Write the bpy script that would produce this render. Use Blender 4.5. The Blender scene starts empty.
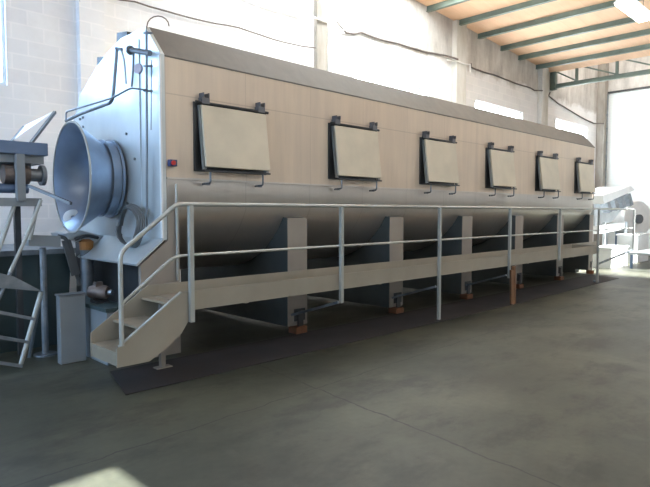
import bpy, bmesh, math, random
from mathutils import Vector, Matrix
random.seed(4)
R = math.radians
S = bpy.context.scene
COL = S.collection
F = 567.0
YAW = math.atan2(570, 567); PIT = math.atan(31.5/567)
H = 1.6
cam_d = bpy.data.cameras.new('camera'); cam = bpy.data.objects.new('camera', cam_d); COL.objects.link(cam)
cam.location = (0, 0, H); cam.rotation_euler = (R(90)-PIT, 0, YAW-R(90))
cam_d.sensor_width = 36; cam_d.lens = F/650*36; S.camera = cam

_f = Vector((math.cos(YAW)*math.cos(PIT), math.sin(YAW)*math.cos(PIT), -math.sin(PIT)))
_r = Vector((math.sin(YAW), -math.cos(YAW), 0)); _u = _r.cross(_f)
def at(px, py, Y):
    "point of the plane y=Y measured from the photograph"
    d = _f*F+_r*(px-325)-_u*(py-243.5)
    return Vector((0, 0, H))+d*(Y/d.y)

# ------------------------------------------------------------------ materials
def nodes(name):
    m = bpy.data.materials.new(name); m.use_nodes = True
    nt = m.node_tree; b = nt.nodes['Principled BSDF']
    return m, nt, b
def N(nt, t, **kw):
    n = nt.nodes.new(t)
    for k, v in kw.items():
        if k in n.inputs: n.inputs[k].default_value = v
        else: setattr(n, k, v)
    return n
def coords(nt, scale=(1, 1, 1), rot=(0, 0, 0), loc=(0, 0, 0)):
    tc = N(nt, 'ShaderNodeNewGeometry'); mp = N(nt, 'ShaderNodeMapping')
    mp.inputs['Scale'].default_value = scale; mp.inputs['Rotation'].default_value = rot; mp.inputs['Location'].default_value = loc
    nt.links.new(tc.outputs['Position'], mp.inputs['Vector']); return mp.outputs['Vector']
def ramp(nt, fac, stops):
    r = N(nt, 'ShaderNodeValToRGB'); e = r.color_ramp.elements
    e[0].position, e[0].color = stops[0][0], (*stops[0][1], 1)
    e[1].position, e[1].color = stops[-1][0], (*stops[-1][1], 1)
    for p, c in stops[1:-1]:
        x = e.new(p); x.color = (*c, 1)
    nt.links.new(fac, r.inputs['Fac']); return r.outputs['Color']
def mix(nt, fac, a, b, mode='MIX'):
    m = N(nt, 'ShaderNodeMix', data_type='RGBA', blend_type=mode)
    for i, v in ((0, fac), (6, a), (7, b)):
        if isinstance(v, (int, float)): m.inputs[i].default_value = v
        elif isinstance(v, tuple): m.inputs[i].default_value = (*v, 1)
        else: nt.links.new(v, m.inputs[i])
    return m.outputs[2]
def math_(nt, op, a, b=0.0, c=None):
    m = N(nt, 'ShaderNodeMath', operation=op)
    for i, v in enumerate((a, b) if c is None else (a, b, c)):
        if isinstance(v, (int, float)): m.inputs[i].default_value = v
        else: nt.links.new(v, m.inputs[i])
    return m.outputs[0]
def noise(nt, vec, scale, detail=4, rough=.55):
    n = N(nt, 'ShaderNodeTexNoise'); n.inputs['Scale'].default_value = scale
    n.inputs['Detail'].default_value = detail; n.inputs['Roughness'].default_value = rough
    nt.links.new(vec, n.inputs['Vector']); return n.outputs['Fac']
def bump(nt, b, h, strength=.2, dist=.01):
    n = N(nt, 'ShaderNodeBump'); n.inputs['Strength'].default_value = strength; n.inputs['Distance'].default_value = dist
    nt.links.new(h, n.inputs['Height']); nt.links.new(n.outputs['Normal'], b.inputs['Normal'])

def paint(name, c1, c2=None, metal=0., rough=.5, scale=3., stretch=(1, 1, 1), rvar=.1, bmp=0.):
    m, nt, b = nodes(name)
    c2 = c2 or tuple(x*.8 for x in c1)
    v = coords(nt, stretch); f = noise(nt, v, scale)
    nt.links.new(ramp(nt, f, [(.3, c1), (.7, c2)]), b.inputs['Base Color'])
    b.inputs['Metallic'].default_value = metal
    rr = N(nt, 'ShaderNodeMapRange'); nt.links.new(f, rr.inputs[0])
    rr.inputs[3].default_value = max(rough-rvar, .05); rr.inputs[4].default_value = min(rough+rvar, 1)
    nt.links.new(rr.outputs[0], b.inputs['Roughness'])
    if bmp: bump(nt, b, f, bmp)
    return m
def emit(name, c, s):
    m, nt, b = nodes(name)
    b.inputs['Base Color'].default_value = (*c, 1); b.inputs['Roughness'].default_value = .4
    b.inputs['Emission Color'].default_value = (*c, 1); b.inputs['Emission Strength'].default_value = s
    return m

M = {}
# sheet cladding: brushed panels with vertical joints and one horizontal joint
def cladding(name, c1, c2, metal, rough, joint_z=None):
    m, nt, b = nodes(name)
    v = coords(nt)
    sep = N(nt, 'ShaderNodeSeparateXYZ'); nt.links.new(v, sep.inputs[0])
    f = noise(nt, coords(nt, (3, 3, .25)), 2.5, 5, .65)
    g = noise(nt, v, .8, 3)
    col = ramp(nt, math_(nt, 'ADD', math_(nt, 'MULTIPLY', f, .5), math_(nt, 'MULTIPLY', g, .5)), [(.35, c1), (.65, c2)])
    md = math_(nt, 'FRACT', math_(nt, 'DIVIDE', math_(nt, 'SUBTRACT', sep.outputs[0], 3.1), 1.06))
    line = math_(nt, 'LESS_THAN', md, .008)
    if joint_z:
        l2 = math_(nt, 'LESS_THAN', math_(nt, 'ABSOLUTE', math_(nt, 'SUBTRACT', sep.outputs[2], joint_z)), .006)
        line = math_(nt, 'MAXIMUM', line, l2)
    col = mix(nt, math_(nt, 'MULTIPLY', line, .25), col, (.12, .1, .09))
    nt.links.new(col, b.inputs['Base Color'])
    b.inputs['Metallic'].default_value = metal
    rr = N(nt, 'ShaderNodeMapRange'); nt.links.new(f, rr.inputs[0]); e_ = .1 if joint_z else .01; rr.inputs[3].default_value = rough-e_; rr.inputs[4].default_value = rough+e_
    nt.links.new(rr.outputs[0], b.inputs['Roughness'])
    if joint_z: bump(nt, b, noise(nt, coords(nt, (1, 1, 1.6)), 1.3, 1, .3), .35, .02)
    return m
M['clad'] = cladding('brushed_cladding', (.68, .58, .46), (.56, .48, .395), .35, .42, 2.865)
M['skirt'] = cladding('bare_steel_shell', (.60, .57, .53), (.55, .525, .49), .8, .36)
M['roof'] = cladding('dull_roof_sheet', (.20, .185, .165), (.16, .15, .135), .1, .7)
M['end'] = paint('pale_steel_end', (.60, .66, .68), (.50, .56, .59), .45, .38, 2.2, (1, 1, .6), .12)
M['hatch'] = paint('hatch_sheet', (.64, .59, .47), (.56, .52, .42), .2, .5, 3)
M['hatch_edge'] = paint('hatch_edge', (.28, .30, .31), None, .6, .4)
M['dark'] = paint('dark_steel', (.075, .08, .085), (.05, .055, .06), .5, .5)
M['support'] = paint('support_grey', (.32, .29, .25), (.27, .245, .22), .2, .5, 2)
M['deck'] = paint('walkway_beige', (.32, .295, .24), (.27, .25, .205), .15, .5, 2)
M['tread'] = paint('tread_plate', (.30, .26, .19), (.23, .21, .17), .2, .5, 5)
M['rail'] = paint('rail_grey', (.42, .44, .42), (.35, .37, .35), .3, .35)
M['funnel'] = paint('funnel_steel', (.33, .40, .50), (.25, .31, .40), .7, .36, 3)
M['pipe'] = paint('pipe_grey', (.20, .22, .24), (.14, .16, .18), .6, .4)
M['green'] = paint('green_steel', (.17, .22, .19), (.12, .16, .135), .2, .5)
M['wood'] = paint('wood_block', (.24, .10, .05), (.15, .065, .03), 0, .8, 8, (1, 1, .2))
M['gauge'] = paint('dull_pink_dial', (.42, .36, .40), None, .1, .5)
M['bracket'] = paint('bracket_grey', (.16, .17, .19), (.11, .115, .13), .3, .5)
M['saddle_shade'] = paint('shaded_saddle_side', (.085, .10, .10), (.06, .07, .072), .2, .5, 2)  # shade on the saddle sides put into a darker colour
M['prop'] = paint('wood_prop', (.23, .12, .06), (.15, .08, .045), 0, .8, 8, (3, 3, .2))
M['box'] = paint('grey_box', (.24, .27, .29), (.20, .225, .245), .2, .5, 2)
M['navy'] = paint('blue_grey_steel', (.13, .19, .30), (.09, .14, .23), .4, .4)
M['bin'] = paint('dark_green_bin', (.055, .085, .09), (.035, .06, .065), .2, .5, 2)
M['junk'] = paint('worn_steel', (.30, .33, .36), (.15, .18, .21), .6, .45, 6)
M['white'] = paint('white_enamel', (.80, .82, .82), (.70, .73, .74), .1, .4)
M['alu'] = paint('aluminium', (.62, .66, .68), (.5, .54, .57), .8, .35, 4)
M['hose'] = paint('hose', (.10, .11, .115), None, 0, .5)
M['cable'] = paint('cable', (.15, .13, .12), None, 0, .7)
M['cable_w'] = paint('cable_white', (.85, .85, .83), None, 0, .6)
M['red'] = paint('red_button', (.55, .03, .03), None, 0, .4)
M['blue'] = paint('blue_box', (.05, .07, .18), None, 0, .4)
M['orange'] = paint('orange_cap', (.50, .22, .05), (.3, .12, .04), 0, .7, 9)
M['motor'] = paint('motor', (.20, .16, .14), (.10, .085, .08), .4, .5, 9)
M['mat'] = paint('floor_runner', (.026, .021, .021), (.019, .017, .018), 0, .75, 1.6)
M['day'] = emit('daylight_pane', (.88, .95, 1.0), 22)
M['day_l'] = emit('daylight_pane_left', (.48, .70, 1.0), 11)
M['sky'] = emit('unseen_light_pane', (1.0, .97, .92), 5.6)
M['wall_fill'] = emit('added_wall_fill_pane', (.95, 1.0, 1.0), 15)  # glowing pane added out of view to brighten the back wall
M['tube'] = emit('lit_tube', (1.0, .98, .92), 12)

def floor_mat():
    m, nt, b = nodes('stained_concrete_floor')
    v = coords(nt); big = noise(nt, v, .55, 6, .62)
    st = noise(nt, coords(nt, (.7, 1.3, 1), (0, 0, R(-12))), 1.5, 7, .7); fine = noise(nt, v, 18, 4)
    col = ramp(nt, big, [(.32, (.028, .032, .024)), (.5, (.050, .053, .038)), (.68, (.085, .086, .062))])
    col = mix(nt, math_(nt, 'MULTIPLY', ramp_f(nt, st, .50, .62), .7), col, (.024, .026, .021))
    sp = noise(nt, coords(nt, (1, .6, 1), (0, 0, .5)), 2.7, 3)
    col = mix(nt, math_(nt, 'MULTIPLY', ramp_f(nt, sp, .62, .8), .25), col, (.115, .116, .095))
    col = mix(nt, .2, col, fine, 'OVERLAY')
    # saw cuts
    sep = N(nt, 'ShaderNodeSeparateXYZ'); nt.links.new(v, sep.inputs[0])
    wob = math_(nt, 'MULTIPLY', math_(nt, 'SUBTRACT', noise(nt, v, 3.5, 4), .5), .10)
    def cut(axis, pos, slope, w):
        o = sep.outputs[1] if axis == 0 else sep.outputs[0]
        t = math_(nt, 'SUBTRACT', math_(nt, 'SUBTRACT', sep.outputs[axis], math_(nt, 'MULTIPLY', o, slope)), pos)
        return math_(nt, 'LESS_THAN', math_(nt, 'ABSOLUTE', math_(nt, 'ADD', t, wob)), w)
    c = math_(nt, 'MAXIMUM', cut(0, 3.10, .115, .009), math_(nt, 'MAXIMUM', cut(0, 9.2, .05, .010), cut(1, 3.55, .03, .007)))
    brk = ramp_f(nt, noise(nt, v, 5, 3), .30, .42)
    col = mix(nt, math_(nt, 'MULTIPLY', math_(nt, 'MULTIPLY', c, .9), brk), col, (.015, .015, .014))
    nt.links.new(col, b.inputs['Base Color'])
    rr = N(nt, 'ShaderNodeMapRange'); nt.links.new(st, rr.inputs[0]); rr.inputs[3].default_value = .42; rr.inputs[4].default_value = .60; b.inputs['Specular IOR Level'].default_value = .35
    nt.links.new(rr.outputs[0], b.inputs['Roughness'])
    bump(nt, b, fine, .06, .01)
    return m
def ramp_f(nt, f, a, b_):
    r = N(nt, 'ShaderNodeMapRange'); nt.links.new(f, r.inputs[0]); r.inputs[1].default_value = a; r.inputs[2].default_value = b_
    return r.outputs[0]
M['floor'] = floor_mat()

def wall_mat(name, axis, split=5.75, low=((.80, .82, .83), (.75, .77, .79))):
    m, nt, b = nodes(name)
    g = N(nt, 'ShaderNodeNewGeometry'); sep = N(nt, 'ShaderNodeSeparateXYZ'); nt.links.new(g.outputs['Position'], sep.inputs[0])
    cb = N(nt, 'ShaderNodeCombineXYZ'); nt.links.new(sep.outputs[axis], cb.inputs[0]); nt.links.new(sep.outputs[2], cb.inputs[1])
    br = N(nt, 'ShaderNodeTexBrick'); nt.links.new(cb.outputs[0], br.inputs['Vector'])
    br.inputs['Scale'].default_value = 1; br.inputs['Brick Width'].default_value = .44; br.inputs['Row Height'].default_value = .215
    br.inputs['Mortar Size'].default_value = .014; br.inputs['Mortar Smooth'].default_value = .4
    br.inputs['Color1'].default_value = (*low[0], 1); br.inputs['Color2'].default_value = (*low[1], 1); br.inputs['Mortar'].default_value = (.83, .84, .85, 1)
    v = coords(nt); n1 = noise(nt, v, 1.1, 6, .7); n2 = noise(nt, coords(nt, (1, 1, .35)), 2.2, 6, .7)
    dirty = ramp(nt, n2, [(.30, (.20, .18, .155)), (.5, (.42, .40, .36)), (.72, (.64, .63, .59))])
    h = math_(nt, 'ADD', sep.outputs[2], math_(nt, 'MULTIPLY', math_(nt, 'SUBTRACT', n1, .5), .8))
    fac = ramp_f(nt, h, split-.08, split+.12)
    c = mix(nt, math_(nt, 'MULTIPLY', fac, .72), br.outputs['Color'], dirty)
    c = mix(nt, math_(nt, 'MULTIPLY', ramp_f(nt, n1, .52, .8), .3), c, (.5, .5, .5))
    nt.links.new(c, b.inputs['Base Color']); b.inputs['Roughness'].default_value = .85
    bump(nt, b, br.outputs['Fac'], -.25, .01)
    return m
M['wall'] = wall_mat('painted_blockwork', 0); M['wall_y'] = wall_mat('painted_blockwork_end', 1)
M['pil'] = paint('pilaster_concrete', (.66, .66, .63), (.45, .43, .38), 0, .85, 1.6, (2, 2, .5), .05)
M['stain'] = paint('stained_pilaster', (.42, .41, .38), (.24, .22, .19), 0, .85, 1.6, (2, 2, .5), .05)
def ceil_mat():
    m, nt, b = nodes('orange_ceiling_boards')
    v = coords(nt); n = noise(nt, coords(nt, (.5, 2.5, 1)), 1.2, 5)
    sep = N(nt, 'ShaderNodeSeparateXYZ'); nt.links.new(v, sep.inputs[0])
    c = ramp(nt, n, [(.3, (.80, .53, .35)), (.7, (.70, .45, .29))])
    j = math_(nt, 'LESS_THAN', math_(nt, 'FRACT', math_(nt, 'DIVIDE', sep.outputs[1], .45)), .02)
    c = mix(nt, math_(nt, 'MULTIPLY', j, .25), c, (.3, .2, .12))
    nt.links.new(c, b.inputs['Base Color']); b.inputs['Roughness'].default_value = .8
    return m
M['ceil'] = ceil_mat()
def shutter_mat():
    m, nt, b = nodes('white_roller_shutter')
    v = coords(nt); sep = N(nt, 'ShaderNodeSeparateXYZ'); nt.links.new(v, sep.inputs[0])
    fr = math_(nt, 'FRACT', math_(nt, 'DIVIDE', sep.outputs[2], .11))
    c = mix(nt, math_(nt, 'MULTIPLY', math_(nt, 'LESS_THAN', fr, .1), .15), (.80, .87, .88), (.5, .55, .56))
    nt.links.new(c, b.inputs['Base Color']); b.inputs['Roughness'].default_value = .6
    return m
M['shutter'] = shutter_mat()

# ------------------------------------------------------------------ mesh helpers
class MB:
    def __init__(s): s.bm = bmesh.new()
    def hexa(s, p):
        v = [s.bm.verts.new(q) for q in p]
        for f in ((0, 3, 2, 1), (4, 5, 6, 7), (0, 1, 5, 4), (1, 2, 6, 5), (2, 3, 7, 6), (3, 0, 4, 7)): s.bm.faces.new([v[i] for i in f])
        return s
    def box(s, x0, x1, y0, y1, z0, z1):
        return s.hexa([(x0, y0, z0), (x1, y0, z0), (x1, y1, z0), (x0, y1, z0), (x0, y0, z1), (x1, y0, z1), (x1, y1, z1), (x0, y1, z1)])
    def bar(s, a, b, w, h, up=(0, 0, 1)):
        a, b = Vector(a), Vector(b); d = (b-a).normalized(); u = Vector(up)
        r = d.cross(u)
        if r.length < 1e-4: r = d.cross(Vector((1, 0, 0)))
        r.normalize(); u = r.cross(d).normalized(); r *= w/2; u = u*h/2
        return s.hexa([a-r-u, a+r-u, b+r-u, b-r-u, a-r+u, a+r+u, b+r+u, b-r+u])
    def prism(s, pts, axis, a, b):
        "pts: outline in the two other axes, extruded along axis from a to b"
        def mk(p, t):
            q = list(p); q.insert(axis, t); return s.bm.verts.new(q)
        A = [mk(p, a) for p in pts]; B = [mk(p, b) for p in pts]; n = len(pts)
        s.bm.faces.new(A[::-1]); s.bm.faces.new(B)
        for i in range(n): s.bm.faces.new([A[i], A[(i+1) % n], B[(i+1) % n], B[i]])
        return s
    def tube(s, pts, r, n=10, closed=False):
        pts = [Vector(p) for p in pts]; rings = []; ref = None
        for i, p in enumerate(pts):
            a = pts[i-1] if (i or closed) else p; b = pts[(i+1) % len(pts)] if (i < len(pts)-1 or closed) else p
            d = (b-a).normalized()
            if ref is None:
                ref = Vector((0, 0, 1)) if abs(d.z) < .9 else Vector((1, 0, 0))
            x = d.cross(ref).normalized(); ref = x.cross(d).normalized()
            rings.append([s.bm.verts.new(p+(x*math.cos(t)+ref*math.sin(t))*r) for t in [2*math.pi*k/n for k in range(n)]])
        m = len(rings)
        for i in range(m if closed else m-1):
            A, B = rings[i], rings[(i+1) % m]
            for k in range(n): s.bm.faces.new([A[k], A[(k+1) % n], B[(k+1) % n], B[k]])
        if not closed: s.bm.faces.new(rings[0][::-1]); s.bm.faces.new(rings[-1])
        return s
    def lathe(s, prof, origin, axis, n=40, closed=True):
        "prof: (distance along axis, radius)"
        d = Vector(axis).normalized(); ref = Vector((0, 0, 1)) if abs(d.z) < .9 else Vector((1, 0, 0))
        x = d.cross(ref).normalized(); y = x.cross(d); o = Vector(origin); rings = []
        for t, r in prof: rings.append([s.bm.verts.new(o+d*t+(x*math.cos(a)+y*math.sin(a))*r) for a in [2*math.pi*k/n for k in range(n)]])
        m = len(rings)
        for i in range(m if closed else m-1):
            A, B = rings[i], rings[(i+1) % m]
            for k in range(n): s.bm.faces.new([A[k], A[(k+1) % n], B[(k+1) % n], B[k]])
        if not closed: s.bm.faces.new(rings[0][::-1]); s.bm.faces.new(rings[-1])
        return s
    def build(s, name, mat, parent=None, smooth=False, bevel=0):
        bmesh.ops.recalc_face_normals(s.bm, faces=s.bm.faces)
        me = bpy.data.meshes.new(name); s.bm.to_mesh(me); s.bm.free()
        me.materials.append(M[mat] if isinstance(mat, str) else mat)
        if smooth:
            for p in me.polygons: p.use_smooth = True
            try: me.set_sharp_from_angle(angle=R(35))
            except Exception: pass
        o = bpy.data.objects.new(name, me); COL.objects.link(o)
        if bevel:
            b = o.modifiers.new('bevel', 'BEVEL'); b.width = bevel; b.segments = 2; b.limit_method = 'ANGLE'
        if parent is not None:
            o.parent = parent; o.matrix_parent_inverse = Matrix.Translation(parent.matrix_basis.translation).inverted() if parent.type == 'EMPTY' else Matrix()
        return o
def thing(name, label, cat, loc=(0, 0, 0), group=None):
    o = bpy.data.objects.new(name, None); COL.objects.link(o); o.location = loc; o.empty_display_size = .2
    o['label'] = label; o['category'] = cat
    if group: o['group'] = group
    return o
def tag(o, label, cat, group=None):
    o['label'] = label; o['category'] = cat
    if group: o['group'] = group
    return o
def struct(o): o['kind'] = 'structure'; return o
def rounded(pts, r=.05, n=5):
    "polyline with filleted corners"
    pts = [Vector(p) for p in pts]; out = [pts[0]]
    for i in range(1, len(pts)-1):
        a, b, c = pts[i-1], pts[i], pts[i+1]
        q = min(r, (a-b).length*.45, (c-b).length*.45)
        p0 = b+(a-b).normalized()*q; p1 = b+(c-b).normalized()*q
        for k in range(n+1):
            t = k/n; out.append(p0*(1-t)**2+b*2*t*(1-t)+p1*t*t)
    out.append(pts[-1]); return out

# ------------------------------------------------------------------ the building
XL, XR, YF, YB = -6.0, 25.4, -9.0, 9.0
def roof_z(x): return 7.054-.056*(x-12.775)
XT = 20.5
struct(MB().box(XL-.3, XR+.3, YF-.3, YB+.3, -.2, 0).build('floor', 'floor'))
# long wall with window openings
wins = [(-.35, 2.57, 3.4, 4.9), (4.7, 7.6, 3.4, 4.7), (9.9, 12.9, 3.4, 4.9), (15.3, 18.35, 3.4, 4.95), (21.0, 24.0, 3.4, 5.05)]
w = MB(); xs = XL-.3; HW = 9.2
for a, b, z0, z1 in wins:
    w.box(xs, a, YB, YB+.3, 0, HW); w.box(a, b, YB, YB+.3, 0, z0); w.box(a, b, YB, YB+.3, z1, HW); xs = b
w.box(xs, XR+.3, YB, YB+.3, 0, HW)
struct(w.build('wall_back', 'wall'))
for i, (a, b, z0, z1) in enumerate(wins):
    fr = MB()
    fr.box(a, b, YB+.06, YB+.12, z0, z0+.05).box(a, b, YB+.06, YB+.12, z1-.05, z1)
    for k in range(5):
        x = a+(b-a)*k/4; x = min(max(x, a+.025), b-.025); fr.box(x-.02, x+.02, YB+.06, YB+.12, z0+.05, z1-.05)
    wn = struct(fr.build('window_%d' % (i+1), 'white'))
    MB().box(a+.01, b-.01, YB+.13, YB+.14, z0+.01, z1-.01).build('pane', 'day' if i else 'day_l', wn)
# end wall with the shutter
DY0, DY1, DZ = 1.0, 8.72, 6.55
struct(MB().box(XR, XR+.3, DY1, YB, 0, HW).box(XR, XR+.3, YF, DY0, 0, HW).box(XR, XR+.3, DY0, DY1, DZ, HW).build('wall_right', 'wall_y'))
dr = struct(MB().box(XR+.08, XR+.12, DY0, DY1, 0, DZ).build('door_1', 'shutter'))
MB().box(XR-.05, XR+.02, DY0, DY1+.05, DZ+.0, DZ+.07).build('lintel', 'dark', dr)
g = MB().box(XR-.10, XR-.0, DY1-.04, DY1+.06, 0, DZ)
g.build('guide_rail', 'junk', dr)
for k in range(11):
    MB().box(XR-.16, XR-.10, DY1-.08, DY1+.10, .5+k*.57, .55+k*.57).build('rail_bracket', 'junk', dr)
struct(MB().box(XL-.3, XL, YF, 1.0, 0, HW).box(XL-.3, XL, 8.4, YB, 0, HW).box(XL-.3, XL, 1.0, 8.4, 5.6, HW).box(XL-.3, XL, 1.0, 8.4, 0, 2.3).build('wall_left', 'wall_y'))
f = MB().box(XL-.12, XL-.05, 1.0, 8.4, 2.3, 2.38).box(XL-.12, XL-.05, 1.0, 8.4, 5.52, 5.6)
for k in range(7): f.box(XL-.12, XL-.05, 1.0+k*7.32/6, 1.08+k*7.32/6, 2.38, 5.52)
d2 = struct(f.build('window_14', 'white'))  # out-of-view window added for its blue light, sill raised to darken the underside
MB().box(XL-.16, XL-.13, 1.0, 8.4, 2.3, 5.6).build('pane', 'day_l', d2)  # glowing pane of the added out-of-view window
struct(MB().box(XL-.3, XR+.3, YF-.3, YF, 0, HW).build('wall_front', 'wall'))
# ceiling with unseen rooflights added to light wall, machine and floor: (x0,x1,y0,y1, open?)
lights = [(-3.5, -.5, -3.9, -1.2, False), (-.45, 1.55, -2.6, -1.05, True), (3, 6, -4.5, -1.0, False), (7, 10, -4.5, -1.0, False), (11, 14, -4.5, -1.0, False),
          (6.4, 12.6, 6.7, 8.5, False), (15.2, 19.6, -1.5, 2.9, True)]
def in_light(x, y): return any(a < x < b and c < y < d for a, b, c, d, _ in lights)
gx = sorted({XL-.3, XT}|{v for l in lights for v in l[:2]}); gy = sorted({YF-.3, YB+.3}|{v for l in lights for v in l[2:4]})
c = MB()
for i in range(len(gx)-1):
    for j in range(len(gy)-1):
        a, b, y0, y1 = gx[i], gx[i+1], gy[j], gy[j+1]
        if in_light((a+b)/2, (y0+y1)/2): continue
        za, zb = roof_z(a), roof_z(b)
        c.hexa([(a, y0, za), (b, y0, zb), (b, y1, zb), (a, y1, za), (a, y0, za+.15), (b, y0, zb+.15), (b, y1, zb+.15), (a, y1, za+.15)])
c.box(XT, XR+.3, YF-.3, YB+.3, 9.05, 9.2)
struct(c.build('ceiling', 'ceil'))
wi = 6
for a, b, y0, y1, op in lights:
    f = MB()
    for (p, q) in (((a, y0), (b, y0)), ((b, y0), (b, y1)), ((b, y1), (a, y1)), ((a, y1), (a, y0))):
        f.bar((p[0], p[1], roof_z(p[0])+.2), (q[0], q[1], roof_z(q[0])+.2), .08, .1)
    wn = struct(f.build('window_%d' % wi, 'green')); wi += 1
    if not op:
        za, zb = roof_z(a)+.1, roof_z(b)+.1
        MB().hexa([(a, y0, za), (b, y0, zb), (b, y1, zb), (a, y1, za), (a, y0, za+.02), (b, y0, zb+.02), (b, y1, zb+.02), (a, y1, za+.02)]).build('pane', 'wall_fill' if y0 > 4 else 'sky', wn)  # glowing panes of the added unseen rooflights
# clerestory glazing over the truss
f = MB().box(XT-.05, XT+.05, YF, YB, roof_z(XT)+.15, roof_z(XT)+.3).box(XT-.05, XT+.05, YF, YB, 8.95, 9.05)
for k in range(13): f.box(XT-.04, XT+.04, YF+k*1.5-.03, YF+k*1.5+.03, roof_z(XT)+.3, 8.95)
wn = struct(f.build('window_%d' % wi, 'green'))
MB().box(XT-.01, XT+.01, YF+.02, YB-.02, roof_z(XT)+.3, 8.95).build('pane', 'sky', wn)

# pilasters
def pilaster(i, x0, x1, y0, mat, z1=None):
    struct(MB().box(x0, x1, YB-y0, YB, 0, z1 or roof_z(x1)).build('trim_%d' % i, mat))
pilaster(1, 3.56, 3.95, .12, 'wall'); pilaster(2, 8.62, 8.92, .10, 'stain'); pilaster(3, 14.0, 14.5, .16, 'pil')
pilaster(4, 19.45, 19.95, .16, 'pil'); pilaster(5, 25.0, 25.4, .3, 'stain', HW)
struct(MB().box(9.0, 9.35, YB-.06, YB, 0, 5.72).build('trim_6', 'white'))

# cables along the wall
PIL = [(3.5, 4.0, .12), (8.5, 9.0, .1), (9.0, 9.4, .06), (13.9, 14.6, .16), (19.35, 20.05, .16), (24.9, 25.4, .3)]
def cy(x): return YB-.035-max([d for a, b, d in PIL if a-.12 < x < b+.12] or [0])
def wallcable(name, pts, r, mat, lab):
    P = []
    for i in range(len(pts)-1):
        (x0, z0), (x1, z1) = pts[i], pts[i+1]; n = max(2, int((x1-x0)/.25))
        for k in range(n):
            t = k/n; P.append((x0+(x1-x0)*t, cy(x0+(x1-x0)*t), z0+(z1-z0)*t-.03*math.sin(math.pi*t)+random.uniform(-.008, .008)))
    P.append((pts[-1][0], cy(pts[-1][0]), pts[-1][1]))
    o = MB().tube(P, r, 6).build(name, mat, smooth=True); tag(o, lab, 'cable')
wallcable('wall_cable', [(2.5, 4.85), (4.5, 5.05), (6.6, 5.1), (8.55, 5.1)], .014, 'cable', 'thin grey cable on the wall above the near end of the machine')
wallcable('white_conduit', [(6.7, 5.68), (8.5, 5.72), (9.2, 5.78), (9.45, 5.66)], .022, 'cable_w', 'white cable crossing the wall by the darkest stained pilaster')
wallcable('wall_cable', [(9.2, 5.80), (9.6, 5.66), (10.1, 5.78), (11.5, 5.82), (13.6, 5.92), (14.0, 5.86)], .026, 'cable', 'thick sagging dark cable on the wall between two pilasters')
wallcable('white_conduit', [(13.7, 5.82), (14.65, 5.84), (14.68, 5.6)], .020, 'cable_w', 'short white cable across the pale pilaster in mid wall')
wallcable('wall_cable', [(14.7, 5.86), (16.5, 5.86), (18.8, 5.84), (19.4, 5.80)], .022, 'cable', 'dark cable on the wall running up to the truss pilaster')
wallcable('wall_cable', [(20.0, 5.82), (22, 5.5), (24.9, 5.25)], .022, 'cable', 'dark cable falling towards the corner pilaster behind the truss')

# purlins
names = ['nearest to the truss', 'second from the truss', 'third from the truss', 'fourth from the truss', 'fifth from the truss', 'farthest from the truss, at the top edge']
for k, x in enumerate([19.3, 18.0, 16.8, 15.42, 14.14, 12.8]):
    z = roof_z(x)
    p = MB().box(x-.035, x+.035, -2, YB, z-.13, z).box(x-.06, x+.06, -2, YB, z-.145, z-.13)
    o = p.build('roof_purlin', 'green'); tag(o, 'green steel purlin under the orange ceiling, '+names[k], 'roof beam', 'green purlins under the ceiling')
# truss
t = thing('roof_truss', 'green lattice roof truss spanning out from the long wall', 'roof truss', (XT, YB, 6.1))
MB().box(XT-.07, XT+.07, -8.9, YB, 6.05, 6.15).box(XT-.015, XT+.015, -8.9, YB, 6.15, 6.2).build('bottom_chord', 'green', t)
zt = roof_z(XT)
MB().box(XT-.07, XT+.07, -8.9, YB, 6.80, 6.92).box(XT-.015, XT+.015, -8.9, YB, 6.74, 6.80).build('top_chord', 'green', t)
ys = [8.08-1.32*k for k in range(12)]
for k, y in enumerate(ys): MB().box(XT-.04, XT+.04, y-.045, y+.045, 6.2, 6.75).build('post', 'green', t)
for k in range(11):
    a, b = ys[k], ys[k+1]
    MB().bar((XT+.02, a-.05, 6.72), (XT+.02, b+.05, 6.22), .03, .05).build('diagonal', 'green', t)
MB().bar((XT+.02, 8.95, 6.72), (XT+.02, 8.12, 6.22), .03, .05).build('diagonal', 'green', t)
MB().box(XT-.09, XT+.09, 8.8, 8.99, 6.0, 6.95).build('end_plate', 'green', t)

# fluorescent fitting
t = thing('fluorescent_lamp', 'lit fluorescent batten lamp hanging under the ceiling', 'lamp', (13.8, 4.1, 6.0))
MB().prism([(4.0, 6.02), (4.40, 6.02), (4.30, 6.12), (4.10, 6.12)], 0, 13.0, 14.6).build('housing', 'white', t)
MB().box(13.03, 14.57, 4.03, 4.37, 5.97, 6.018).build('diffuser', 'tube', t)
for x in (13.3, 14.3): MB().tube([(x, 4.2, 6.12), (x, 4.2, roof_z(x))], .006, 6).build('hanger', 'dark', t)

# ------------------------------------------------------------------ the machine
MX0, MX1, MY = 3.10, 15.28, 5.53
mach = thing('rotary_drum_machine', 'long grey steel machine on six supports with a row of propped hatches', 'machine', (9.2, 6.8, 0))
CY, CZ, CR = 6.85, 2.30, 1.47
topo = [(MY, 1.965), (MY, 3.255), (5.85, 3.60), (6.43, 3.60), (6.78, 3.51), (7.13, 3.39), (7.6, 3.14), (7.93, 2.72), (8.1, 2.3), (8.12, 1.965)]
MB().prism(topo, 0, MX0, MX1).build('casing', 'clad', mach)
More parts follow.
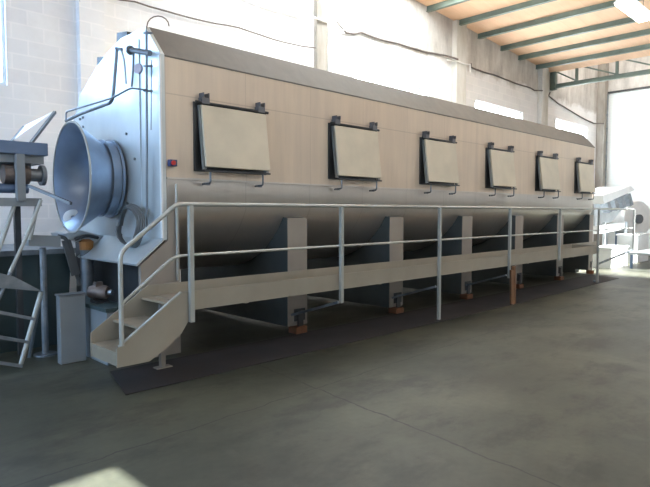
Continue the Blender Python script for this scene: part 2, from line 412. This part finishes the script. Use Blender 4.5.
# roof slope sheet lying on the chamfer, a little proud
MB().hexa([(MX0-.01, MY-.002, 3.245), (MX1+.02, MY-.002, 3.245), (MX1+.02, 5.86, 3.60), (MX0-.01, 5.86, 3.60),
           (MX0-.01, MY-.004, 3.262), (MX1+.02, MY-.004, 3.262), (MX1+.02, 5.85, 3.625), (MX0-.01, 5.85, 3.625)]).build('roof_sheet', 'roof', mach)
a0 = math.acos((MY+.012-CY)/CR)
th0 = math.atan2(-math.sqrt(CR**2-(CY-MY-.012)**2), MY+.012-CY)
th1 = math.atan2(-math.sqrt(CR**2-(8.10-CY)**2), 8.10-CY)
th0 = th0 if th0 > 0 else th0+2*math.pi; th1 = th1 if th1 > 0 else th1+2*math.pi
arc = [(CY+CR*math.cos(th0+(th1-th0)*k/28), CZ+CR*math.sin(th0+(th1-th0)*k/28)) for k in range(29)]
drum = [(MY+.012, 1.96)]+arc+[(8.10, 1.96)]
MB().prism(drum, 0, MX0+.01, MX1-.01).build('drum_shell', 'skirt', mach, smooth=True)
# lip between casing and skirt
MB().box(MX0, MX1, MY-.012, MY+.005, 1.955, 1.975).build('seam_strip', 'skirt', mach)
# near end plate
endp = [(MY-.005, 1.30), (MY-.005, 3.265), (5.84, 3.615), (6.43, 3.615), (6.80, 3.52), (7.14, 3.40), (7.62, 3.15), (7.95, 2.73), (8.12, 2.3), (8.13, 1.6), (8.05, 1.30)]
MB().prism(endp, 0, 3.05, 3.098).build('end_plate', 'end', mach)
MB().prism([(5.98, 1.35), (5.98, 3.51), (6.43, 3.57), (6.76, 3.47), (7.1, 3.35), (7.56, 3.11), (7.88, 2.70), (8.03, 2.3), (8.05, 1.6), (7.98, 1.35)], 0, 3.038, 3.049).build('bolted_cover', 'end', mach)
for (y, z) in [(7.62, 2.82), (7.52, 2.83), (7.62, 2.70), (7.52, 2.71), (6.3, 2.5), (6.3, 1.7), (6.1, 2.2)]:
    MB().lathe([(0, .016), (.015, .016)], (3.037, y, z), (-1, 0, 0), 8, False).build('bolt', 'pipe', mach)
# left-front corner trim, bright
MB().box(3.035, 3.055, MY-.012, MY+.02, 1.32, 3.25).build('corner_trim', 'white', mach)
# brackets above the end outline
for (y, z) in ((7.20, 3.42), (6.62, 3.60)):
    MB().prism([(y-.16, z), (y+.12, z-.05), (y+.10, z+.16), (y-.16, z+.12)], 0, 3.14, 3.5).build('lifting_bracket', 'dark', mach)
# hatches
def hatch(i):
    x0 = 3.46+2.118*i; x1 = x0+.98; zt, zb = 2.80, 2.075; y = MY
    fr = MB().box(x0-.02, x1+.02, y-.015, y, zt, zt+.02).box(x0-.02, x1+.02, y-.015, y, zb-.02, zb).box(x0-.02, x0, y-.015, y, zb, zt).box(x1, x1+.02, y-.015, y, zb, zt)
    h = fr.build('hatch', 'dark', mach)
    MB().box(x0, x1, y-.006, y-.001, zb, zt).build('opening', 'dark', h)
    # door leaf hinged at the top and propped open at the bottom
    o = .085
    a = Vector((0, y-.035, zt-.015)); b = Vector((0, y-.035-o, zb-.0))
    d = (b-a).normalized(); nrm = Vector((0, d.z, -d.y)); nrm = nrm if nrm.y < 0 else -nrm
    def q(x, t, e): p = a+(b-a)*t+nrm*e; return (x, p.y, p.z)
    MB().hexa([q(x0+.05, 0, 0), q(x1-.02, 0, 0), q(x1-.02, .97, 0), q(x0+.05, .97, 0), q(x0+.05, 0, .03), q(x1-.02, 0, .03), q(x1-.02, .97, .03), q(x0+.05, .97, .03)]).build('hatch_door', 'hatch', h, bevel=.006)
    for xa in (x0+.03, x1-.065):
        MB().hexa([q(xa, 0, -.03), q(xa+.045, 0, -.03), q(xa+.045, 1, -.03), q(xa, 1, -.03), q(xa, 0, -.001), q(xa+.045, 0, -.001), q(xa+.045, 1, -.001), q(xa, 1, -.001)]).build('door_rim', 'hatch_edge', h)
    MB().tube([(x0-.02, y-.055, zt+.012), (x1+.02, y-.055, zt+.012)], .016, 8).build('hinge_rod', 'dark', h)
    for x in (x0+.05, x1-.14):
        MB().box(x, x+.10, y-.075, y, zt+.0, zt+.07).box(x+.01, x+.02, y-.09, y, zt+.07, zt+.12).box(x+.08, x+.09, y-.09, y, zt+.07, zt+.12).build('hinge_bracket', 'bracket', h)
    MB().bar((x0+.03, b.y-.03, zb-.02), (x1-.03, b.y-.03, zb-.015), .022, .02).build('latch_bar', 'dark', h)
    for x in (x0+.10, x1-.14):
        MB().tube(rounded([(x, b.y-.03, zb-.02), (x, b.y-.03, zb-.155), (x, y-.02, zb-.155)], .03), .011, 8).tube(rounded([(x-.05, y-.06, zb-.165), (x+.05, y-.06, zb-.165)]), .012, 6).build('latch_hook', 'pipe', h)
for i in range(6): hatch(i)
# supports (solid saddle plates)
sx = [4.80, 6.89, 8.97, 11.0, 13.05, 15.0]
for i, x in enumerate(sx):
    w_ = .33 if i < 5 else .24
    arcs = [p for p in arc]
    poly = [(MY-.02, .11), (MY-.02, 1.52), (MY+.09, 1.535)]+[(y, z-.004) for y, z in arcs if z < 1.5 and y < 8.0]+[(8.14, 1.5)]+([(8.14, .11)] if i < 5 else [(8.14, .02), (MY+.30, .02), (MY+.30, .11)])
    sp = MB().prism(poly, 0, x, x+w_).build('saddle_support', 'saddle_shade', mach)
    MB().box(x-.004, x+w_+.004, MY-.03, MY-.019, .112, 1.522).build('lit_front_plate', 'support', sp)  # thin plate added to keep the fronts light beside the shade-coloured sides
    MB().box(x+.10, x+w_-.04, MY-.04, MY-.031, .17, .33).box(x+.15, x+w_-.09, MY-.06, MY-.04, .10, .30).build('jacking_foot', 'dark', sp)
# end support + hood under the funnel
MB().prism([(3.10, 1.295), (2.78, 1.05), (2.78, .05), (3.235, .05), (3.235, 1.64), (3.10, 1.64)], 1, MY-.02, MY+.03).build('end_support', 'support', mach)
MB().hexa([(2.74, MY-.02, 1.04), (3.05, MY-.02, 1.29), (3.05, 7.04, 1.29), (2.74, 7.04, 1.04), (2.73, MY-.02, 1.06), (3.05, MY-.02, 1.31), (3.05, 7.04, 1.31), (2.73, 7.04, 1.06)]).build('hood', 'end', mach)
MB().box(3.10, 3.22, MY+.04, 8.05, .05, 1.29).build('back_plate', 'dark', mach)
MB().tube([(3.195, MY-.045, .86), (3.195, MY-.045, 1.90)], .014, 8).build('drain_pipe', 'rail', mach)
# button box
bx = MB().box(3.12, 3.20, MY-.06, MY, 2.09, 2.16).build('button_box', 'blue', mach)
MB().lathe([(0, .024), (.02, .024)], (3.15, MY-.06, 2.125), (0, -1, 0), 12, False).build('push_button', 'red', bx)
# funnel
t4 = math.radians(-3)
ax = Vector((-math.cos(t4), -math.sin(t4), 0)); fo = (3.02, 6.72, 2.0)
MB().lathe([(.0, .42), (.13, .42), (.455, .635), (.455, .625), (.14, .41), (.0, .41)], fo, ax, 64).build('funnel', 'funnel', mach, smooth=True)
MB().lathe([(.0, .43), (.0, .47), (.03, .47), (.03, .445), (.11, .445), (.11, .46), (.13, .46), (.13, .425)], fo, ax, 56).build('funnel_collar', 'funnel', mach, smooth=True)
MB().lathe([(.0, .41), (.004, .41)], fo, ax, 48, False).build('throat', 'navy', mach)
MB().lathe([(.450, .63), (.450, .645), (.467, .645), (.467, .625)], fo, ax, 64).build('funnel_rim', 'rail', mach, smooth=True)
# pipework on the end
def pp(px, py, X_):
    d = _f*F+_r*(px-325)-_u*(py-243.5); return Vector((0, 0, H))+d*(X_/d.x)
MB().tube([pp(147, 228, 2.97), pp(146.5, 31, 2.97)], .013, 8).build('pipe', 'pipe', mach)
MB().tube([pp(151, 130, 3.0), pp(151.5, 60, 3.0)], .005, 6).build('pipe', 'pipe', mach)
for y_ in (66, 91, 33): MB().tube([pp(144, y_, 2.97), pp(152, y_, 2.99)], .012, 6).build('pipe_clip', 'pipe', mach)
MB().tube([pp(131, 50, 2.93), pp(146, 52.5, 2.97), pp(150, 53.2, 2.98)], .030, 12).build('pipe', 'pipe', mach)
MB().lathe([(0, .05), (.03, .05)], pp(131, 50, 2.93), (0, 1, 0), 16, False).build('pipe_flange', 'pipe', mach)
MB().tube(rounded([pp(117, 49, 2.93), pp(113, 98, 2.88), pp(110, 103, 2.88), pp(80, 114, 2.80), pp(66, 121, 2.75)], .08), .020, 8).build('bent_tube', 'junk', mach)
MB().tube(rounded([pp(121, 49, 2.95), pp(124, 60, 2.98), pp(126, 84, 3.0)], .08), .016, 8).build('bent_tube', 'alu', mach)
MB().tube([pp(116, 48.5, 2.93), pp(122, 49.5, 2.95)], .018, 8).build('bent_tube', 'junk', mach)
MB().tube(rounded([pp(146, 90, 2.95), pp(131, 88, 2.93), pp(112, 98, 2.85), pp(66, 112, 2.72), pp(66, 120, 2.72)], .05), .011, 6).build('thin_tube', 'pipe', mach)
MB().tube([pp(133.5, 53, 2.95), pp(133, 70, 2.95), pp(131.5, 87, 2.95)], .012, 6).build('thin_tube', 'pipe', mach)
MB().lathe([(0, .055), (.03, .055)], pp(139.5, 69, 2.98), (-1, -.3, 0), 14, False).build('gauge', 'gauge', mach)
wp = [pp(146, 31, 2.98)]
for k in range(9):
    a = math.pi*(1-k/8); wp.append(pp(158+11*math.cos(a), 26-10*math.sin(a), 3.0+.03*k))
MB().tube(wp, .007, 6).build('wire_loop', 'cable', mach)
MB().tube([(3.1, 6.3, 1.33), (3.05, 6.6, 1.33)], .02, 8).build('hood_clamp', 'pipe', mach)

# wooden blocks under the supports
bl = ['first', 'second', 'third', 'fourth', 'fifth', 'sixth']
for i, x in enumerate(sx):
    o = MB().box(x+.08, x+.27 if i < 5 else x+.2, MY-.10, MY+.06, .012, .098).build('wooden_block', 'wood', bevel=.004)
    tag(o, 'reddish wooden packing block under the %s machine support from the stairs' % bl[i], 'wooden block', 'packing blocks under the supports')

# ------------------------------------------------------------------ walkway with stairs
WY, WY2 = 4.728, 5.30
wk = thing('access_walkway', 'beige steel walkway with handrail and three steps along the machine', 'walkway', (2.2, 5.0, 0))
WX1 = 13.36
MB().box(2.78, WX1, WY+.012, WY2-.012, .735, .755).build('deck', 'tread', wk)
MB().box(2.862, WX1, WY, WY+.012, .66, .845).box(2.862, WX1, WY+.012, WY+.05, .66, .672).build('edge_channel', 'deck', wk)
MB().box(2.862, 14.9, WY2-.012, WY2, .66, .862).box(2.862, 14.9, WY2-.05, WY2-.012, .66, .672).build('edge_channel', 'deck', wk)
MB().box(WX1, WX1+.02, WY, WY2, .66, .85).build('end_channel', 'deck', wk)
# stringers
st = [(2.15, .245), (2.15, .42), (2.19, .427), (2.775, .835), (2.86, .845), (2.86, .56), (2.78, .447), (2.61, .323), (2.45, .245)]
MB().prism(st, 1, WY-.004, WY+.012).build('stringer', 'deck', wk)
MB().bar((2.17, WY+.004, .428), (2.785, WY+.004, .845), .03, .012, (0, 0, 1)).build('stringer_flange', 'rail', wk)
MB().prism([(2.155, .24), (2.155, .464), (2.74, .862), (2.86, .862), (2.86, .56), (2.78, .447), (2.45, .24)], 1, WY2-.012, WY2).build('stringer', 'deck', wk)
for (x0, x1, z) in ((2.16, 2.43, .37), (2.37, 2.70, .562), (2.67, 2.80, .745)):
    MB().box(x0, x1, WY+.014, WY2-.014, z-.018, z).build('tread', 'tread', wk)
MB().box(2.158, 2.17, WY+.014, WY2-.014, .25, .352).build('riser', 'tread', wk)
MB().box(2.84, 2.89, 5.22, 5.27, .012, .66).box(2.78, 2.95, 5.19, 5.285, .010, .02).build('stair_foot', 'support', wk)
# rails
zt_ = 1.672
rail = rounded([(2.196, WY, .43), (2.198, WY, 1.25), (2.66, WY, 1.60), (2.75, WY, zt_), (15.8, WY, zt_)], .07)
MB().tube(rail, .021, 12).build('handrail', 'rail', wk, smooth=True)
MB().tube(rounded([(2.205, WY, .80), (2.70, WY, 1.17), (2.80, WY, 1.19), (15.8, WY, 1.19)], .06), .015, 10).build('middle_rail', 'rail', wk, smooth=True)
MB().tube([(15.8, WY, zt_), (15.8, 5.6, zt_)], .018, 8).build('handrail', 'rail', wk)
posts = [(2.885, .55), (4.96, .50), (7.05, .014), (9.20, .45), (11.28, .64), (13.36, .0), (15.8, .62)]
for x, z in posts:
    MB().box(x-.022, x+.022, WY-.044, WY-.004, z, zt_-.012).build('rail_post', 'rail', wk)
for x in (4.96, 9.20, 7.05):
    MB().bar((x, WY+.03, .50), (x-.1, 5.50, .26), .03, .03).build('brace', 'junk', wk)
for x in (3.6, 5.8, 7.9, 10.1, 12.2): MB().bar((x, WY+.06, .66), (x, WY2-.04, .66), .05, .04).build('cross_member', 'deck', wk)
MB().bar((13.38, WY-.01, .42), (15.8, WY-.01, .63), .03, .04).build('end_brace', 'junk', wk)
MB().box(13.34, 13.40, WY-.045, WY+.06, .012, .05).build('post_foot', 'junk', wk)
p = MB().bar((9.17, WY-.10, .0), (9.18, WY-.08, .60), .05, .05).bar((9.25, WY-.10, .0), (9.25, WY-.08, .66), .05, .05).build('wooden_prop', 'prop'); tag(p, 'brown wooden prop of two battens standing under the walkway beside a rail post', 'wooden prop')
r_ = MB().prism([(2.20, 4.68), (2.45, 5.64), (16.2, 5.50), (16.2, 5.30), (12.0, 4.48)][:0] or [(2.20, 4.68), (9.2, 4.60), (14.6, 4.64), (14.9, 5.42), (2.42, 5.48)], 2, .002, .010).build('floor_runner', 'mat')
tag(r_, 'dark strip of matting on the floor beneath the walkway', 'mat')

# ------------------------------------------------------------------ hose coil by the stairs
def coil(c, r, n, tilt):
    P = []
    for k in range(n*20+1):
        a = 2*math.pi*k/20; rr = r*(1-.05*(k//20)); P.append(Vector(c)+Vector((.012*math.sin(3*a)-.02*(k/20), rr*1.15*math.cos(a), rr*math.sin(a))))
    return P
c0 = pp(133, 226, 2.93)
o = MB().tube(coil((2.93, c0.y, c0.z), .24, 4, 0), .013, 8).build('hose_coil', 'hose', smooth=True); tag(o, 'dark hose coiled up against the end of the machine', 'hose')

# ------------------------------------------------------------------ clutter at the left
# upright grey cabinet
a = at(62, 363, 6.15); b = at(89, 362, 6.15)
t = thing('metal_cabinet', 'narrow upright grey metal box on the floor left of the stairs', 'box', (2.30, 6.2, 0))
MB().box(2.17, 2.44, 6.10, 6.20, 0, .72).build('body', 'box', t, bevel=.01)
MB().box(2.16, 2.45, 6.09, 6.21, .72, .74).build('lid', 'junk', t, bevel=.005)
# low grey box behind the stairs with motor on it
t = thing('low_steel_box', 'low dark grey box between the cabinet and the stairs', 'box', (2.65, 6.2, 0))
MB().box(2.50, 2.76, 5.72, 6.75, 0, .56).build('body', 'box', t, bevel=.01)
MB().box(2.49, 2.77, 5.71, 6.76, .56, .60).build('top_plate', 'bin', t)
t = thing('electric_motor', 'small brown motor lying on the low box under the funnel', 'motor', (2.63, 6.2, .6))
MB().lathe([(0, .04), (0, .065), (.04, .08), (.18, .08), (.22, .06), (.22, .03)], (2.57, 6.28, .715), (.5, -.8, 0), 20, False).build('body', 'motor', t, smooth=True)
MB().box(2.56, 2.70, 6.10, 6.28, .60, .63).build('base', 'dark', t)
MB().lathe([(0, .03), (.05, .03)], (2.69, 6.09, .715), (.5, -.8, 0), 12, False).build('shaft', 'junk', t)
MB().box(2.58, 2.66, 6.16, 6.24, .78, .83).build('terminal_box', 'motor', t)
# post with orange cap
t = thing('pipe_stand', 'grey upright pipe with an orange rusty cap beside the funnel', 'stand', (2.55, 6.95, 0))
q0 = at(86.5, 250, 6.95)
MB().tube([(q0.x, 6.95, 0), (q0.x, 6.95, 1.18)], .075, 14).build('post', 'junk', t, smooth=True)
MB().lathe([(0, .077), (.10, .085), (.13, .04)], (q0.x, 6.95, 1.14), (0, 0, 1), 14, False).build('cap', 'orange', t)
MB().tube(rounded([(q0.x-.14, 6.93, 1.27), (q0.x, 6.93, 1.32), (q0.x+.14, 6.93, 1.28)], .1), .02, 8).build('handle', 'dark', t)
# white disc standing in for the bright reflection inside the funnel mouth
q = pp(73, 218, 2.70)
o = MB().lathe([(0, .02), (.0, .10), (.015, .11), (.03, .08), (.035, .02)], q, (-.45, -.85, .5), 28).build('mouth_glint_disc', 'white', smooth=True); tag(o, 'pale disc added for the bright reflection in the bottom of the funnel mouth', 'glint disc')
t = thing('sheet_metal_hopper', 'crumpled steel hopper sheet lying behind the orange capped pipe', 'scrap metal', (2.2, 7.2, 0))
# big dark bin
t2 = thing('steel_container', 'large dark green steel container against the wall at left', 'container', (1.9, 7.6, 0))
MB().prism([(.35, 0), (.30, 1.10), (2.68, 1.10), (2.60, 0)], 1, 7.1, 8.5).build('body', 'bin', t2)
MB().box(.22, 2.72, 7.06, 8.57, 1.10, 1.16).build('rim', 'junk', t2)
for x in (.6, 1.2, 1.8): MB().box(x, x+.06, 7.06, 7.10, .05, 1.10).build('rib', 'bin', t2)
bpy.data.objects.remove(t)
o = MB().bar(at(66, 240, 7.0), at(76, 275, 6.95), .10, .03, (0, 1, 0)).tube(rounded([at(58, 236, 6.99), at(66, 238, 6.99), at(72, 262, 6.99), at(80, 285, 6.99)], .08), .022, 8).build('hose_length', 'hose', smooth=True)
tag(o, 'dark hose hanging down the front of the green container', 'hose')
# scrap on the container rim
o = MB()
P_ = [at(x, y, 7.3) for x, y in ((56, 233), (70, 230), (96, 236), (104, 240), (92, 244), (74, 241), (60, 239))]
o.prism([(p_.x, p_.z) for p_ in P_], 1, 6.98, 7.5)
o = o.build('sheet_scrap', 'alu'); tag(o, 'crumpled bright sheet of steel on the rim of the green container', 'scrap metal')
# stand: plate on post in front of the container
t = thing('plate_stand', 'grey rectangular plate on a single post before the green container', 'stand', (1.7, 6.7, 0))
a, b, c_, d_ = at(28, 235, 6.6), at(60, 236, 6.6), at(60, 247, 6.6), at(28, 246, 6.6)
MB().prism([(a.x, a.z), (b.x, b.z), (c_.x, c_.z), (d_.x, d_.z)], 1, 6.58, 6.72).build('plate', 'box', t)
m_ = at(43, 260, 6.66); MB().tube([(m_.x, 6.66, c_.z), (m_.x, 6.66, 0)], .035, 10).build('post', 'junk', t, smooth=True)
MB().lathe([(0, .12), (.02, .12)], (m_.x, 6.66, 0), (0, 0, 1), 16, False).build('foot', 'junk', t)
# step ladder / steps frame
t = thing('step_frame', 'grey tubular steps with four rungs at the left edge', 'steps', (1.6, 6.2, 0))
Y_ = 6.2
MB().tube([at(41, 292, Y_), at(21, 364, Y_)], .024, 10).build('side_rail', 'rail', t, smooth=True)
for (x0, y0, x1, y1) in ((-22, 308, 34, 319), (-24, 333, 28, 342), (-26, 359, 22, 366)):
    MB().bar(at(x0, y0, Y_), at(x1, y1, Y_), .05, .03).build('rung', 'junk', t)
p0, p1, p2, p3 = at(-20, 268, 6.35), at(8, 275, 6.35), at(41, 291, 6.2), at(-20, 286, 6.2)
MB().prism([(p0.x, p0.z), (p1.x, p1.z), (p2.x, p2.z), (p3.x, p3.z)], 1, 6.16, 6.30).build('top_step', 'junk', t)
MB().tube([at(34, 220, 6.18), at(15, 262, 6.18), at(0, 296, 6.18), at(-14, 325, 6.18)], .018, 8).build('handrail', 'junk', t)
MB().tube([at(41, 200, 6.1), at(26, 238, 6.1), at(10, 272, 6.1)], .018, 8).build('handrail', 'rail', t)
MB().tube([at(41, 292, 6.24), (at(41, 292, 6.24)+Vector((0, .5, -.9)))], .02, 8).build('back_leg', 'junk', t)
# machine frame with dark blue slab and tilted white panel
t = thing('workbench', 'blue-grey steel bench carrying rollers and a motor at the left edge', 'bench', (1.5, 7.0, 0))
a, b = at(-30, 141, 6.5), at(48, 143.5, 6.5)
z1, z0 = at(48, 143.5, 6.5).z, at(48, 156, 6.5).z
MB().box(a.x, b.x, 6.5, 7.0, z0, z1).build('top_slab', 'navy', t, bevel=.006)
q1 = at(40, 162, 6.55); MB().box(a.x, q1.x+.04, 6.55, 6.95, q1.z-.02, z0).build('under_beam', 'box', t)
q1 = at(20, 175, 6.5)
MB().box(q1.x-.04, q1.x+.04, 6.46, 6.54, at(20, 201, 6.5).z, z0).build('upright', 'box', t)
zz = at(20, 172, 6.5).z
MB().lathe([(0, .04), (0, .10), (.25, .10), (.25, .04)], (b.x-.42, 6.62, zz-.02), (1, 0, 0), 24, False).build('motor', 'motor', t, smooth=True)
MB().lathe([(0, .07), (.12, .07), (.12, .11), (.16, .11)], (b.x-.17, 6.62, zz-.02), (1, 0, 0), 24, False).build('gearbox', 'junk', t, smooth=True)
MB().lathe([(0, .085), (.6, .085)], (b.x-1.15, 6.72, zz-.04), (1, 0, 0), 24, False).build('roller', 'alu', t, smooth=True)
MB().lathe([(0, .05), (.8, .05)], (b.x-.98, 6.62, zz-.17), (1, 0, 0), 20, False).build('roller', 'navy', t, smooth=True)
MB().lathe([(0, .06), (.7, .06)], (b.x-.80, 6.80, zz+.09), (1, 0, 0), 20, False).build('roller', 'junk', t, smooth=True)
MB().box(a.x, b.x-.08, 6.5, 6.9, at(20, 206, 6.5).z, at(20, 198, 6.5).z).build('lower_tray', 'box', t)
MB().bar(at(29, 186, 6.45), at(71, 203.5, 5.95), .03, .03).build('arm', 'pipe', t)
for (x0, y0, x1, y1) in ((17, 198, -4, 258), (38, 201, 30, 240)):
    MB().tube([at(x0, y0, 6.55), at(x1, y1, 6.55)], .022, 8).build('strut', 'rail', t)
for x in (a.x+.1, b.x-.25): MB().box(x, x+.06, 6.84, 6.90, .0, at(20, 206, 6.5).z).build('leg', 'dark', t)
q = [at(11, 143, 6.62), at(31, 143, 6.58), at(55, 112, 6.95), at(24, 127, 7.0)]
n_ = Vector((-.02, .012, .0)); k_ = [v+n_ for v in q]
t = thing('white_sheet', 'tilted white sheet with grey edges standing on the blue-grey bench', 'sheet', tuple(q[0]))
MB().hexa([q[0], q[1], q[2], q[3], k_[0], k_[1], k_[2], k_[3]]).build('face', 'white', t)
for a, b in ((q[1], q[2]), (q[0], q[3])): MB().bar(a, b, .03, .03).build('edge_strip', 'box', t)

# ------------------------------------------------------------------ machinery beyond the far end
t = thing('tilted_trough_conveyor', 'pale tilted steel trough with slanted fins beyond the machine', 'conveyor', (17.6, 6.2, 0))
Y_ = 6.0
def quad(pts, y0, y1, name, mat, par):
    P = [at(x, y, Y_) for x, y in pts]
    return MB().prism([(p_.x, p_.z) for p_ in P], 1, y0, y1).build(name, mat, par)
quad([(601, 196), (629, 186), (633, 190), (602, 204)], 5.95, 6.9, 'top_rim', 'white', t)
quad([(601, 204), (626, 194), (632, 206), (618, 222), (602, 226)], 6.2, 6.8, 'trough', 'alu', t)
for k in range(4):
    x = 605+7*k; y = 201-2.2*k
    P = [at(px, py, 6.05) for px, py in ((x, y), (x+3, y-1), (x+6, y+10), (x+3, y+12))]
    MB().prism([(p_.x, p_.z) for p_ in P], 1, 6.0, 6.2).build('fin', 'junk', t)
for px in (604, 626):
    p_ = at(px, 222, 6.1); MB().box(p_.x-.04, p_.x+.04, 6.05, 6.13, 0, p_.z).box(p_.x-.04, p_.x+.04, 6.65, 6.73, 0, p_.z).build('leg', 'alu', t)
quad([(602, 226), (628, 222), (628, 229), (602, 234)], 6.1, 6.6, 'lower_pan', 'white', t)
t = thing('round_drum', 'white round drum with a dark centre at the right edge', 'drum', (20.2, 6.3, 0))
c_ = at(638, 219, 6.4)
MB().lathe([(0, .10), (0, .62), (.06, .66), (.5, .66), (.56, .62), (.56, .10)], c_, (.45, .9, 0), 36, False).build('body', 'white', t, smooth=True)
MB().lathe([(0, .16), (-.08, .16), (-.08, .05)], c_, (.45, .9, 0), 20, False).build('hub', 'pipe', t)
MB().box(c_.x-.5, c_.x-.4, 6.2, 6.9, 0, c_.z-.5).box(c_.x+.5, c_.x+.6, 6.6, 7.3, 0, c_.z-.5).build('cradle', 'navy', t)
for (x0, x1, y0, z, mat, lab) in ((612, 628, 5.6, .55, 'white', 'white crate on the floor under the tilted trough'), (634, 649, 5.7, .85, 'white', 'tall white box in front of the round drum')):
    p_ = at(x0, 240, y0); q = at(x1, 240, y0)
    o = MB().box(p_.x, q.x, y0, y0+.5, 0, z).box(p_.x-.03, q.x+.03, y0-.03, y0+.53, z, z+.05).build('white_crate', mat, bevel=.01); tag(o, lab, 'crate')
p_ = at(640, 248, 5.0)
t = thing('low_table', 'low steel table at the right edge beyond the railing', 'table', (18.5, 5, 0))
MB().box(p_.x, p_.x+2.2, 4.6, 5.3, .40, .46).build('tabletop', 'alu', t)
for x, y in ((p_.x+.05, 4.65), (p_.x+2.1, 4.65), (p_.x+.05, 5.2), (p_.x+2.1, 5.2)): MB().box(x, x+.06, y, y+.06, 0, .40).build('leg', 'navy', t)

# ------------------------------------------------------------------ light
sun = bpy.data.lights.new('sun', 'SUN'); sun.energy = 45; sun.angle = R(.6); sun.color = (1, .99, .97)
so = bpy.data.objects.new('sun', sun); COL.objects.link(so)
so.rotation_euler = (R(30), 0, 0)      # light travels towards +y and down
so.rotation_euler = Vector((0, .5, -.866)).to_track_quat('-Z', 'Y').to_euler()
wd = bpy.data.worlds.new('sky'); S.world = wd; wd.use_nodes = True
bg = wd.node_tree.nodes['Background']; bg.inputs[0].default_value = (.55, .75, 1, 1); bg.inputs[1].default_value = 3
S.view_settings.view_transform = 'Standard'; S.view_settings.look = 'None'; S.view_settings.gamma = 1
S.view_settings.use_curve_mapping = False; S.view_settings.exposure = 0.0
